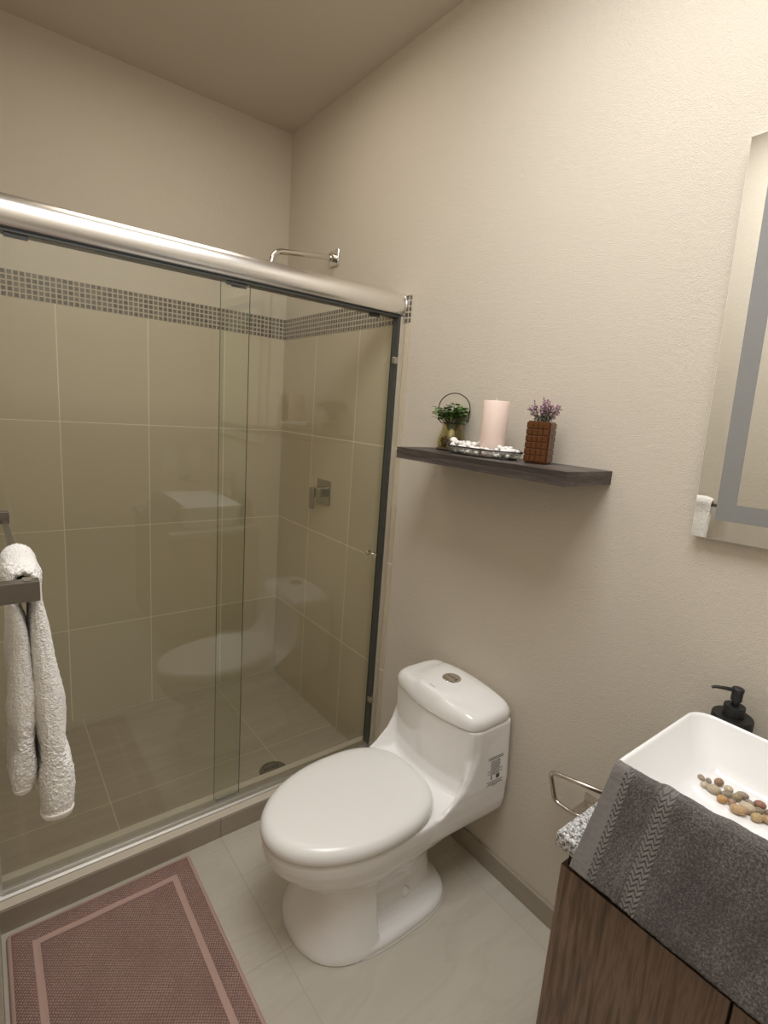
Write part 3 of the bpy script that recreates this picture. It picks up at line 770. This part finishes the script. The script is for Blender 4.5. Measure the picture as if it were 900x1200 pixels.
# jar plant
def build_plant():
    cx, cy = -0.047, -1.212; z0 = SZ
    t = thing('jar_plant', 'small green plant in an olive glass jar with wire handle', 'plant', (cx, cy, z0))
    prof = [(0.030, 0.004), (0.040, 0.008), (0.0435, 0.018), (0.043, 0.030), (0.038, 0.045), (0.033, 0.060), (0.031, 0.072), (0.032, 0.082)]
    bm = nb(); lathe(bm, [(r, z0+z) for r, z in prof], cx, cy, 40, True, False)
    o = obj('glass_jar', bm, M['jar_glass'], t, smooth=True)
    s = o.modifiers.new('wall', 'SOLIDIFY'); s.thickness = 0.0022; s.offset = -1
    bm = nb(); lathe(bm, [(0.030, z0+0.0002), (0.043, z0+0.0005), (0.045, z0+0.004), (0.040, z0+0.0078), (0.028, z0+0.0036)], cx, cy, 36); obj('jar_base', bm, plain('dark_base', (0.05, 0.035, 0.02), 0.4), t, smooth=True, ang=50)
    bm = nb(); r4 = random.Random(5)
    for k in range(46):
        a = r4.uniform(0, 2*PI); q = 0.031*math.sqrt(r4.random()); zz = z0+0.013+r4.random()*0.024
        blob(bm, (cx+q*math.cos(a), cy+q*math.sin(a), zz), (0.007, 0.006, 0.005), (r4.random()*3, r4.random()*3, 0), 1, 0.3, r4)
    obj('moss_filling', bm, M['moss'], t, smooth=True)
    bm = nb(); blob(bm, (cx-0.012, cy-0.010, z0+0.050), (0.009, 0.009, 0.016), sub=2, jit=0.2, rng=r4); blob(bm, (cx+0.008, cy+0.008, z0+0.046), (0.008, 0.008, 0.012), sub=2, jit=0.2, rng=r4)
    obj('bulb', bm, plain('pale_bulb', (0.62, 0.57, 0.40), 0.6), t, smooth=True)
    # wire handle spans across the view
    d = Vector((0.72, -0.69, 0)).normalized()*0.047
    bm = nb(); path = []
    for k in range(25):
        a = k/24*PI
        path.append((cx-d.x*math.cos(a), cy-d.y*math.cos(a), z0+0.124+0.046*math.sin(a)))
    path = [(cx-d.x*0.72, cy-d.y*0.72, z0+0.080)] + [(cx-d.x*0.95, cy-d.y*0.95, z0+0.090)] + path + [(cx+d.x*0.95, cy+d.y*0.95, z0+0.090), (cx+d.x*0.72, cy+d.y*0.72, z0+0.080)]
    tube(bm, path, 0.0016, 8)
    rr = [(cx+0.0335*math.cos(k*2*PI/36), cy+0.0335*math.sin(k*2*PI/36), z0+0.081) for k in range(37)]
    tube(bm, rr, 0.0014, 6)
    obj('wire_handle', bm, M['rim_black'], t, smooth=True)
    # foliage
    bms, bml = nb(), nb()
    def leaf(p, dirv, up, ln):
        dirv = dirv.normalized(); side = dirv.cross(up)
        if side.length < 1e-3: side = Vector((1, 0, 0))
        side.normalize(); nrm = side.cross(dirv)
        pts = []
        for u, wd in ((0, 0.04), (0.25, 0.40), (0.55, 0.48), (0.85, 0.26), (1, 0.02)):
            c_ = p+dirv*ln*u+nrm*(-0.25*ln*u*u)
            pts.append((c_-side*wd*ln+nrm*wd*ln*0.25, c_, c_+side*wd*ln+nrm*wd*ln*0.25))
        vv = [[bml.verts.new(q) for q in row] for row in pts]
        for a, b in zip(vv, vv[1:]):
            for i in range(2): bml.faces.new((a[i], a[i+1], b[i+1], b[i]))
    for k in range(52):
        a = r4.uniform(0, 2*PI); lean = r4.uniform(0.1, 1.0)
        base = Vector((cx+0.012*math.cos(a), cy+0.012*math.sin(a), z0+0.060))
        ln = r4.uniform(0.030, 0.066)
        tip = base+Vector((math.cos(a)*lean*0.05, math.sin(a)*lean*0.05, ln+0.018*(1-lean)))
        if k == 0: tip = Vector((cx-0.030, cy-0.080, z0+0.084))     # the trailing sprig
        if k == 1: tip = Vector((cx-0.034, cy-0.058, z0+0.128))
        if k == 2: tip = Vector((cx-0.020, cy+0.050, z0+0.112))
        mid = (base+tip)/2+Vector((0, 0, 0.012))
        pth = [base, (base+mid)/2+Vector((0, 0, .003)), mid, (mid+tip)/2+Vector((0, 0, .003)), tip]
        tube(bms, pth, [0.0012, 0.0011, 0.0010, 0.0009, 0.0007], 5)
        nl = 8 if k < 3 else 7
        for q in range(nl):
            u = 0.42+0.58*(q+1)/nl
            i = min(int(u*4), 3); f = u*4-i
            p = Vector(pth[i])*(1-f)+Vector(pth[i+1])*f
            an = r4.uniform(0, 2*PI)
            dv = Vector((math.cos(an), math.sin(an), r4.uniform(-0.2, 0.7)))
            leaf(p, dv, Vector((0, 0, 1)), r4.uniform(0.010, 0.020) if k else r4.uniform(0.006, 0.010))
    obj('stems', bms, M['stem'], t, smooth=True)
    obj('leaves', bml, M['leaf'], t, smooth=True)
build_plant()

# tray, candle, white stones
TX, TY = -0.105, -1.392
TA, TB = 0.127, 0.053
def oval(a, b, z, n=48): return [(TX+b*math.cos(k*2*PI/n), TY+a*math.sin(k*2*PI/n), z) for k in range(n)]
t = thing('stone_tray', 'oval glass tray with black wire rim holding white stones', 'tray', (TX, TY, SZ))
bm = nb(); loft(bm, [oval(TA*0.80, TB*0.80, SZ+0.0004), oval(TA*0.86, TB*0.86, SZ+0.002), oval(TA*0.95, TB*0.95, SZ+0.010), oval(TA, TB, SZ+0.021)], True, False)
o = obj('glass_dish', bm, M['clear'], t, smooth=True)
s = o.modifiers.new('wall', 'SOLIDIFY'); s.thickness = 0.0016; s.offset = 1
bm = nb(); tube(bm, oval(TA+0.001, TB+0.001, SZ+0.0215)+[oval(TA+0.001, TB+0.001, SZ+0.0215)[0]], 0.0017, 8); obj('wire_rim', bm, M['rim_black'], t, smooth=True)
bm = nb(); tube(bm, oval(TA*0.87, TB*0.87, SZ+0.0024)+[oval(TA*0.87, TB*0.87, SZ+0.0024)[0]], 0.0019, 8); obj('base_wire', bm, M['rim_black'], t, smooth=True)

CX, CY = -0.098, -1.417
t = thing('candle', 'thick pale pink pillar candle standing in the stone tray', 'candle', (CX, CY, SZ+0.003))
bm = nb(); lathe(bm, [(0.0335, SZ+0.0035), (0.0345, SZ+0.005), (0.0345, SZ+0.146), (0.0335, SZ+0.1485), (0.030, SZ+0.1488), (0.018, SZ+0.1475), (0.004, SZ+0.147)], CX, CY, 48)
obj('wax_pillar', bm, M['wax'], t, smooth=True, ang=50)
bm = nb(); tube(bm, [(CX, CY, SZ+0.146), (CX+0.0005, CY, SZ+0.152), (CX-0.002, CY+0.001, SZ+0.156)], 0.0011, 7); obj('wick', bm, M['wick'], t, smooth=True)

r5 = random.Random(21); placed = []
tries = 0
layers = ((0.0100, 34, 0.78), (0.0205, 34, 0.84), (0.0285, 22, 0.74))
for zc, cnt, ex in layers:
    got = 0; tries = 0
    while got < cnt and tries < 6000:
        tries += 1
        u, v = r5.uniform(-1, 1), r5.uniform(-1, 1)
        if u*u+v*v > 1: continue
        x, y = TX+v*(TB*ex-0.002), TY+u*(TA*ex+0.006)
        if zc > 0.02 and abs(u) < 0.0: continue
        s = r5.uniform(0.0062, 0.0102)
        if math.hypot(x-CX, y-CY) < 0.0352+s: continue
        z = SZ+zc+r5.uniform(-0.001, 0.0025)
        if any((x-a)**2+(y-b)**2+(1.35*(z-c))**2 < ((s+d)*0.80)**2 for a, b, c, d in placed): continue
        placed.append((x, y, z, s)); got += 1
        bm = nb(); blob(bm, (0, 0, 0), (s*1.12, s*0.95, s*0.74), (r5.uniform(-.4, .4), r5.uniform(-.4, .4), r5.random()*3), 2, 0.42, r5)
        o = obj('white_stone', bm, M['white_stone'], smooth=True); o.location = (x, y, z)
        tag(o, 'small white stone among those in the wire-rimmed tray around the candle', 'stone', 'white stones in the tray')
bm = nb(); blob(bm, (0, 0, 0), (0.0115, 0.0105, 0.0095), (0.2, 0.1, 0.4), 3, 0.16, r5)
o = obj('white_stone', bm, M['white_stone'], smooth=True); o.location = (TX-0.008, TY+0.104, SZ+0.0345)
tag(o, 'largest round white stone at the tray end beside the jar plant', 'stone', 'white stones in the tray')

# amber vase with dried flowers
VX, VY, VR = -0.082, -1.556, math.radians(20)
t = thing('amber_vase', 'square amber brown glass vase with a block pattern on the shelf', 'vase', (VX, VY, SZ), VR)
bm = nb(); hw = 0.0275; VH = 0.103
rings = [[(x, y, z) for x, y in rrect(hw-i, hw-i, 0.006, 4)] for z, i in ((0.0004, 0.003), (0.003, 0), (VH, 0), (VH+0.001, 0.001), (VH+0.001, 0.0035), (VH-0.002, 0.0045), (0.03, 0.0045))]
loft(bm, rings)
for side in range(4):
    R = Matrix.Rotation(side*PI/2, 4, 'Z')
    for r_ in range(6):
        for c_ in range(4):
            b2 = nb(); x0 = -0.0255+c_*0.01295; z0 = 0.006+r_*0.0160
            box(b2, x0, x0+0.0118, -hw-0.0026, -hw+0.001, z0, z0+0.0146, bev=0.0014)
            b2.transform(R)
            me = bpy.data.meshes.new('tmp'); b2.to_mesh(me); b2.free(); bm.from_mesh(me); bpy.data.meshes.remove(me)
o = obj('vase_body', bm, M['amber'], t, local=True)
t = thing('dried_flowers', 'bunch of small mauve dried flowers in the amber vase', 'flowers', (VX, VY, SZ+0.034))
bms, bmf, bml = nb(), nb(), nb(); r6 = random.Random(9)
for k in range(26):
    a = r6.uniform(0, 2*PI); lean = math.sqrt(r6.random())
    base = Vector((VX+0.010*math.cos(a), VY+0.010*math.sin(a), SZ+0.036))
    rim = Vector((VX+0.016*lean*math.cos(a), VY+0.016*lean*math.sin(a), SZ+VH))
    tip = Vector((VX+0.044*lean*math.cos(a), VY+0.044*lean*math.sin(a), SZ+VH+0.026+0.026*(1-lean*0.75)*r6.uniform(0.6, 1.1)))
    tube(bms, [base, rim, (rim+tip)/2+Vector((0, 0, 0.002)), tip], [0.0009, 0.0009, 0.0008, 0.0006], 5)
    for q in range(11):
        u = r6.uniform(0.5, 1.1)
        p = rim.lerp(tip, u)+Vector((r6.uniform(-1, 1), r6.uniform(-1, 1), r6.uniform(-1, 1)))*0.0062
        s = r6.uniform(0.0012, 0.0026)
        blob(bmf, p, (s, s, s*1.1), (r6.random()*3,)*3, 1, 0.3, r6)
        tube(bms, [rim.lerp(tip, max(u-0.2, 0.1)), p], 0.0004, 4)
    for q in range(7):
        u = r6.uniform(0.05, 0.6)
        p = rim.lerp(tip, u)+Vector((r6.uniform(-1, 1), r6.uniform(-1, 1), r6.uniform(-.6, .6)))*0.006
        s = r6.uniform(0.001, 0.002); blob(bml, p, (s, s*1.6, s), (r6.random()*3,)*3, 1, 0.2, r6)
obj('flower_stems', bms, M['lavender_stem'], t); obj('blossoms', bmf, M['lavender'], t, smooth=True); obj('small_leaves', bml, M['lavender_stem'], t, smooth=True)

# ------------------------------------------------------------------ mirror
t = thing('wall_mirror', 'frameless mirror with a frosted grey light band on the wall', 'mirror', (-0.001, -2.25, 1.19))
t.rotation_euler = (math.radians(-1.7), 0, 0)
MW = 0.337; MH = 0.757
bm = nb(); box(bm, -0.004, -0.0006, -MW+0.03, MW-0.03, 0.03, MH-0.03); obj('back_box', bm, M['mirror_edge'], t, local=True)
bm = nb(); box(bm, -0.022, -0.0042, -MW, MW, 0, MH, bev=0.0012, seg=1)
for f in bm.faces: f.material_index = 0 if f.normal.x < -0.9 else 1
obj('mirror_glass', bm, [M['mirror'], M['mirror_edge']], t, local=True)
bm = nb()
a, b = 0.040, 0.074
for x in (0,):
    o4 = [(-MW+a, a), (MW-a, a), (MW-a, MH-a), (-MW+a, MH-a)]; i4 = [(-MW+b, b), (MW-b, b), (MW-b, MH-b), (-MW+b, MH-b)]
    fr = [[(-0.0224, *p) for p in o4], [(-0.0224, *p) for p in i4], [(-0.0221, *p) for p in i4], [(-0.0221, *p) for p in o4], [(-0.0224, *p) for p in o4]]
    vr = [[bm.verts.new(p) for p in r] for r in fr[:4]]
    for i in range(4):
        for k in range(4):
            j = (k+1) % 4; bm.faces.new((vr[i][k], vr[i][j], vr[(i+1) % 4][j], vr[(i+1) % 4][k]))
obj('frosted_band', bm, M['frost'], t, local=True)

# ------------------------------------------------------------------ vanity
CT = 0.732; CF = -0.475; CE = -1.966
t = thing('vanity_cabinet', 'dark walnut vanity cabinet with handleless doors under the stone worktop', 'cabinet', (-0.22, -2.36, FZ))
bm = nb(); box(bm, -0.440, -0.013, YR+0.004, -1.980, 0.10, 0.704); obj('carcass', bm, M['walnut'], t)
bm = nb(); box(bm, -0.452, -0.4402, YR+0.004, -1.982, 0.655, 0.7035); obj('grip_channel', bm, M['black'], t)
obj('plinth', bx(-0.405, -0.013, YR+0.004, -2.0, FZ+0.0002, 0.0998), M['black'], t)
for ya, yb in ((-2.2275, -1.975), (-2.4825, -2.2315), (YR+0.006, -2.4865)):
    bm = nb(); box(bm, -0.4615, -0.4402, ya, yb, 0.105, 0.669, bev=0.0012)
    for f in bm.faces: f.material_index = 1 if f.normal.z > 0.5 else 0
    obj('door', bm, [M['walnut'], M['walnut_edge']], t)
t = tag(obj('countertop', bx(CF, -0.0003, YR+0.002, CE, 0.7045, CT, bev=0.004, seg=3), M['granite'], smooth=True, ang=40), 'speckled grey granite worktop on the walnut cabinet', 'countertop')

# vessel basin
BX0, BX1, BY0, BY1, BZ = -0.415, -0.086, -2.500, -2.004, 0.853
def build_basin():
    t = thing('wash_basin', 'white rectangular ceramic vessel basin on the granite worktop', 'basin', ((BX0+BX1)/2, (BY0+BY1)/2, CT))
    cx, cy = (BX0+BX1)/2, (BY0+BY1)/2; hx, hy = (BX1-BX0)/2, (BY1-BY0)/2
    def R(z, ins, r): return [(cx+x, cy+y, z) for x, y in rrect(hx-ins, hy-ins, r, 8)]
    rings = [R(CT+0.0004, 0.034, 0.035), R(CT+0.006, 0.028, 0.036), R(CT+0.05, 0.015, 0.038), R(BZ-0.02, 0.003, 0.038), R(BZ-0.004, 0.0, 0.038), R(BZ-0.001, 0.0012, 0.037), R(BZ, 0.004, 0.036), R(BZ-0.001, 0.007, 0.034), R(BZ-0.005, 0.0085, 0.033),
             R(BZ-0.03, 0.016, 0.034), R(CT+0.055, 0.036, 0.036), R(CT+0.040, 0.045, 0.036), R(CT+0.033, 0.055, 0.034), R(CT+0.030, 0.070, 0.03), R(CT+0.028, 0.11, 0.02)]
    bm = nb(); loft(bm, rings)
    obj('basin_shell', bm, M['basin'], t, smooth=True, ang=60)
    bm = nb(); lathe(bm, [(0.024, CT+0.0275), (0.024, CT+0.0305), (0.018, CT+0.0325), (0.004, CT+0.033)], cx-0.03, cy-0.02, 28); obj('drain_plug', bm, M['chrome'], t, smooth=True, ang=50)
build_basin()

# river pebbles in the basin: x, y, half length, half width, turn in degrees, colour, lift, label
PEB = [
 (-0.1705, -2.0625, .0036, .0046, 10, (.36, .285, .20), 0, 'tan-grey oval pebble standing at the very tip of the pebble row'),
 (-0.1665, -2.0735, .0030, .0041, -20, (.30, .235, .17), 0, 'small grey-brown pebble between the tip pebble and the big brown one'),
 (-0.1580, -2.0870, .0062, .0047, 8, (.30, .185, .115), 0, 'rich brown rounded pebble in the upper side near the row tip'),
 (-0.1870, -2.0730, .0040, .0039, 0, (.55, .47, .35), 0, 'pale cream round pebble just below the tip pebble of the row'),
 (-0.1880, -2.0895, .0074, .0052, -40, (.45, .37, .26), 0, 'large speckled beige pebble lying diagonally near the row tip'),
 (-0.1640, -2.1045, .0054, .0046, -40, (.58, .49, .37), 0, 'cream white pebble right after the rich brown one'),
 (-0.1800, -2.1065, .0054, .0038, -12, (.30, .27, .20), 0, 'grey-olive pebble in the middle of the row beneath the cream one'),
 (-0.2000, -2.1080, .0064, .0038, -18, (.50, .29, .12), 0, 'orange-tan flat pebble on the lower side of the row'),
 (-0.1735, -2.1205, .0052, .0046, -25, (.36, .29, .18), 0, 'greenish tan rounded pebble past the grey-olive one'),
 (-0.1590, -2.1255, .0062, .0036, -30, (.33, .265, .205), 0, 'long mauve-grey pebble on the upper side of the row'),
 (-0.1930, -2.1210, .0042, .0037, -20, (.40, .26, .18), 0, 'pinkish brown small pebble next to the orange-tan flat one'),
 (-0.2065, -2.1335, .0080, .0047, -35, (.47, .31, .17), 0, 'long golden tan pebble lowest in the row'),
 (-0.1905, -2.1415, .0086, .0044, -32, (.57, .46, .34), 0, 'long cream pebble with red specks beside the golden tan one'),
 (-0.1785, -2.1310, .0030, .0022, -10, (.33, .16, .09), 0, 'tiny reddish brown pebble tucked in the middle of the row'),
 (-0.1680, -2.1400, .0046, .0036, -55, (.31, .275, .20), 0, 'grey-green narrow pebble just before the reddish one'),
 (-0.1610, -2.1525, .0066, .0046, -28, (.30, .15, .10), 0, 'dark reddish brown pebble on the upper side near the photo edge'),
 (-0.1785, -2.1545, .0058, .0036, -5, (.27, .235, .15), 0, 'olive pebble half hidden between the reddish and the gold ones'),
 (-0.1975, -2.1595, .0066, .0050, -5, (.46, .33, .17), 0, 'gold-tan smooth pebble on the lower side near the photo edge'),
 (-0.1700, -2.1675, .0042, .0042, -60, (.27, .20, .14), 0, 'brown-grey pebble at the right photo edge in the upper side of the row'),
 (-0.1880, -2.1710, .0062, .0044, -60, (.42, .28, .15), 0, 'tan pebble at the right photo edge on the lower side of the row'),
]
r7 = random.Random(4)
PEB = [[x, y, a*1.42, max(b, a*0.72)*1.42, r, c, l, lab] for x, y, a, b, r, c, l, lab in PEB]
for it in range(60):                                  # let neighbours just touch
    for i, p in enumerate(PEB):
        for q in PEB[i+1:]:
            dx, dy = q[0]-p[0], q[1]-p[1]; dd = math.hypot(dx, dy)
            need = 0.80*((p[2]+p[3])/2+(q[2]+q[3])/2)
            if dd < need:
                k = (need-dd)/dd*0.25; p[0] -= dx*k; p[1] -= dy*k; q[0] += dx*k; q[1] += dy*k
def mat_pebble(k, c):
    t = NT('river_pebble_%d' % k, 0.42, 0, c, 0.4); n = t.noise(260, 4, 0.65)
    t.color(t.mix(t.ramp(n, [(0.36, (0, 0, 0)), (0.66, (1, 1, 1))]), tuple(v*0.78 for v in c), tuple(min(1, v*1.22) for v in c))); return t.m
for k, (x, y, a, b, rot, col, lift, lab) in enumerate(PEB):
    hz = min(a, b)*1.02
    bm = nb(); blob(bm, (0, 0, 0), (a*1.06, b*1.06, hz), (0, 0, math.radians(-32+rot)), 3, 0.13, r7)
    o = obj('river_pebble', bm, mat_pebble(k, col), smooth=True)
    fl = CT+0.028+max(0, (0.11-(BX1-x)))/0.04*0.002
    o.location = (x, y, fl+hz*0.97+0.0004)
    tag(o, lab, 'pebble', 'river pebbles in the basin')

# soap dispenser behind the basin
DX, DY = -0.0475, -2.0575
t = thing('soap_dispenser', 'matte black round soap pump bottle behind the white basin', 'soap dispenser', (DX, DY, CT))
bm = nb(); lathe(bm, [(0.034, CT+0.0004), (0.0358, CT+0.003), (0.0358, CT+0.117), (0.0345, CT+0.1195), (0.019, CT+0.1198)], DX, DY, 48); obj('bottle', bm, M['matte_black'], t, smooth=True, ang=35)
bm = nb(); lathe(bm, [(0.0185, CT+0.120), (0.0185, CT+0.140), (0.0178, CT+0.141), (0.0075, CT+0.1412)], DX, DY, 36); obj('collar', bm, M['matte_black'], t, smooth=True, ang=35)
bm = nb(); lathe(bm, [(0.0068, CT+0.1414), (0.0068, CT+0.151), (0.0098, CT+0.1515), (0.0098, CT+0.170), (0.0106, CT+0.1705), (0.0106, CT+0.176), (0.0098, CT+0.1768)], DX, DY, 28)
d = Vector((-0.62, 0.78, 0)).normalized()
p0 = Vector((DX, DY, CT+0.1715))
tube(bm, [p0+d*0.004, p0+d*0.022+Vector((0, 0, 0.0012)), p0+d*0.040+Vector((0, 0, 0.001)), p0+d*0.046-Vector((0, 0, 0.0015))], [0.0042, 0.0036, 0.0031, 0.0028], 12)
obj('pump_head', bm, M['matte_black'], t, smooth=True, ang=35)

# faucet and what the glass mirrors on the wall beyond the basin
t = thing('basin_faucet', 'chrome tall basin faucet with a flat spout behind the basin', 'faucet', (-0.043, -2.262, CT))
obj('column', bx(-0.062, -0.028, -2.279, -2.245, CT+0.0003, 0.985, bev=0.003), M['chrome'], t)
obj('spout', bx(-0.205, -0.0622, -2.277, -2.247, 0.945, 0.966, bev=0.003), M['chrome'], t)
obj('lever', bx(-0.095, -0.030, -2.271, -2.253, 0.9853, 0.996, bev=0.002), M['chrome'], t)
for x, lab in ((-0.255, 'white wall plate reflected farther from the mirror wall above the basin'), (-0.110, 'white wall plate reflected nearer the mirror wall above the basin')):
    t = thing('wall_outlet', lab, 'outlet', (x, YR, 1.01), 0, 'wall plates above the vanity')
    obj('plate', bx(x-0.042, x+0.042, YR+0.0002, YR+0.007, 0.945, 1.075, bev=0.002), M['white_plastic'], t)
    obj('module', bx(x-0.022, x+0.022, YR+0.0072, YR+0.010, 0.985, 1.035, bev=0.001), M['white_plastic'], t)
t = thing('soap_dish', 'small chrome ring holder reflected above the basin end', 'holder', (-0.16, YR, 0.885))
obj('wall_plate', bx(-0.20, -0.14, YR+0.0002, YR+0.012, 0.865, 0.915, bev=0.002), M['chrome_dark'], t)
bm = nb(); tube(bm, round_path([(-0.19, YR+0.0122, 0.89), (-0.19, YR+0.09, 0.885), (-0.10, YR+0.09, 0.885), (-0.10, YR+0.02, 0.885), (-0.15, YR+0.0122, 0.885)], 0.012, 5), 0.006, 10); obj('holder_ring', bm, M['chrome_dark'], t, smooth=True)

# paper holder on the wall beside the vanity
t = thing('paper_holder', 'open steel paper roll holder on the wall beside the vanity', 'paper holder', (0, -1.79, 0.44))
bm = nb(); box(bm, -0.006, -0.0002, -1.815, -1.772, 0.420, 0.466, bev=0.0015); obj('wall_plate', bm, M['steel'], t)
bm = nb(); box(bm, -0.066, -0.0062, -1.811, -1.776, 0.4435, 0.4475, bev=0.001); obj('flat_arm', bm, M['steel'], t)
for xx in (-0.018, -0.046):
    bm = nb(); lathe(bm, [(0.004, 0.4476), (0.004, 0.4492), (0.002, 0.4498)], xx, -1.794, 16); obj('screw', bm, M['chrome'], t, smooth=True, ang=40)
bm = nb(); tube(bm, round_path([(-0.062, -1.800, 0.4405), (-0.062, -1.772, 0.4325), (-0.062, -1.7255, 0.4325), (-0.062, -1.701, 0.503), (-0.062, -1.860, 0.5415)], 0.016, 6), 0.0060, 14)
obj('roll_loop', bm, M['steel'], t, smooth=True)

# grey towel over the basin front
def build_grey_towel():
    prof = [(-0.3790, 0.812), (-0.3850, 0.825), (-0.3920, 0.841), (-0.3985, 0.856), (-0.4085, 0.8630), (-0.4185, 0.8615), (-0.4245, 0.8540), (-0.4300, 0.842), (-0.4400, 0.818), (-0.4520, 0.790), (-0.4640, 0.763), (-0.4760, 0.739), (-0.4850, 0.722), (-0.4910, 0.706)]
    def at(tab, u):
        n = len(tab)-1; i = min(int(u*n), n-1); f = u*n-i
        return lerp(tab[i][0], tab[i+1][0], f), lerp(tab[i][1], tab[i+1][1], f)
    ns, ny = 90, 240; y0, y1 = -2.016, -2.465
    bm = nb(); g = []; r8 = random.Random(2)
    for j in range(ny+1):
        v = j/ny; y = lerp(y0, y1, v); row = []
        for i in range(ns+1):
            u0 = 0.29*(1-sm(-2.036, -2.070, y)); u = u0+(1-u0)*i/ns; x, z = at(prof, u)
            yy = y
            lay = sm(-2.079, -2.090, y)                   # the second fold lies over the first
            if u < 0.30:
                k = 1-u/0.30
                z += k*0.020*(1-lay)*0 ; x += k*(0.006*lay)
            off = 0.0035*lay + 0.0012*math.sin(y*60+u*5)+0.0012*math.sin(u*17+y*21) + 0.0008*math.sin(y*140-u*9)
            a = at(prof, max(u-.02, 0)); b = at(prof, min(u+.02, 1)); tx, tz = b[0]-a[0], b[1]-a[1]; L = math.hypot(tx, tz)
            nx, nz = tz/L, -tx/L
            if nx*(x+0.41) + nz*(z-0.84) < 0: nx, nz = -nx, -nz
            o_ = max(off, -0.0002)
            yy += 0.010*sm(0.45, 1.0, u)*(1-v)*1.0
            row.append(bm.verts.new((x+nx*(o_+0.001), yy, z+nz*(o_+0.001))))
        g.append(row)
    for a, b in zip(g, g[1:]):
        for i in range(ns): bm.faces.new((a[i], a[i+1], b[i+1], b[i]))
    o = obj('grey_towel', bm, M['grey_towel'], smooth=True)
    s = o.modifiers.new('thick', 'SOLIDIFY'); s.thickness = 0.006; s.offset = 0
    tx_ = bpy.data.textures.new('pile_grey', 'CLOUDS'); tx_.noise_scale = 0.004; tx_.noise_depth = 2
    d = o.modifiers.new('pile', 'DISPLACE'); d.texture = tx_; d.strength = 0.0022; d.mid_level = 0.5; d.texture_coords = 'GLOBAL'
    tag(o, 'dark grey terry towel draped over the front of the white basin', 'towel')
build_grey_towel()
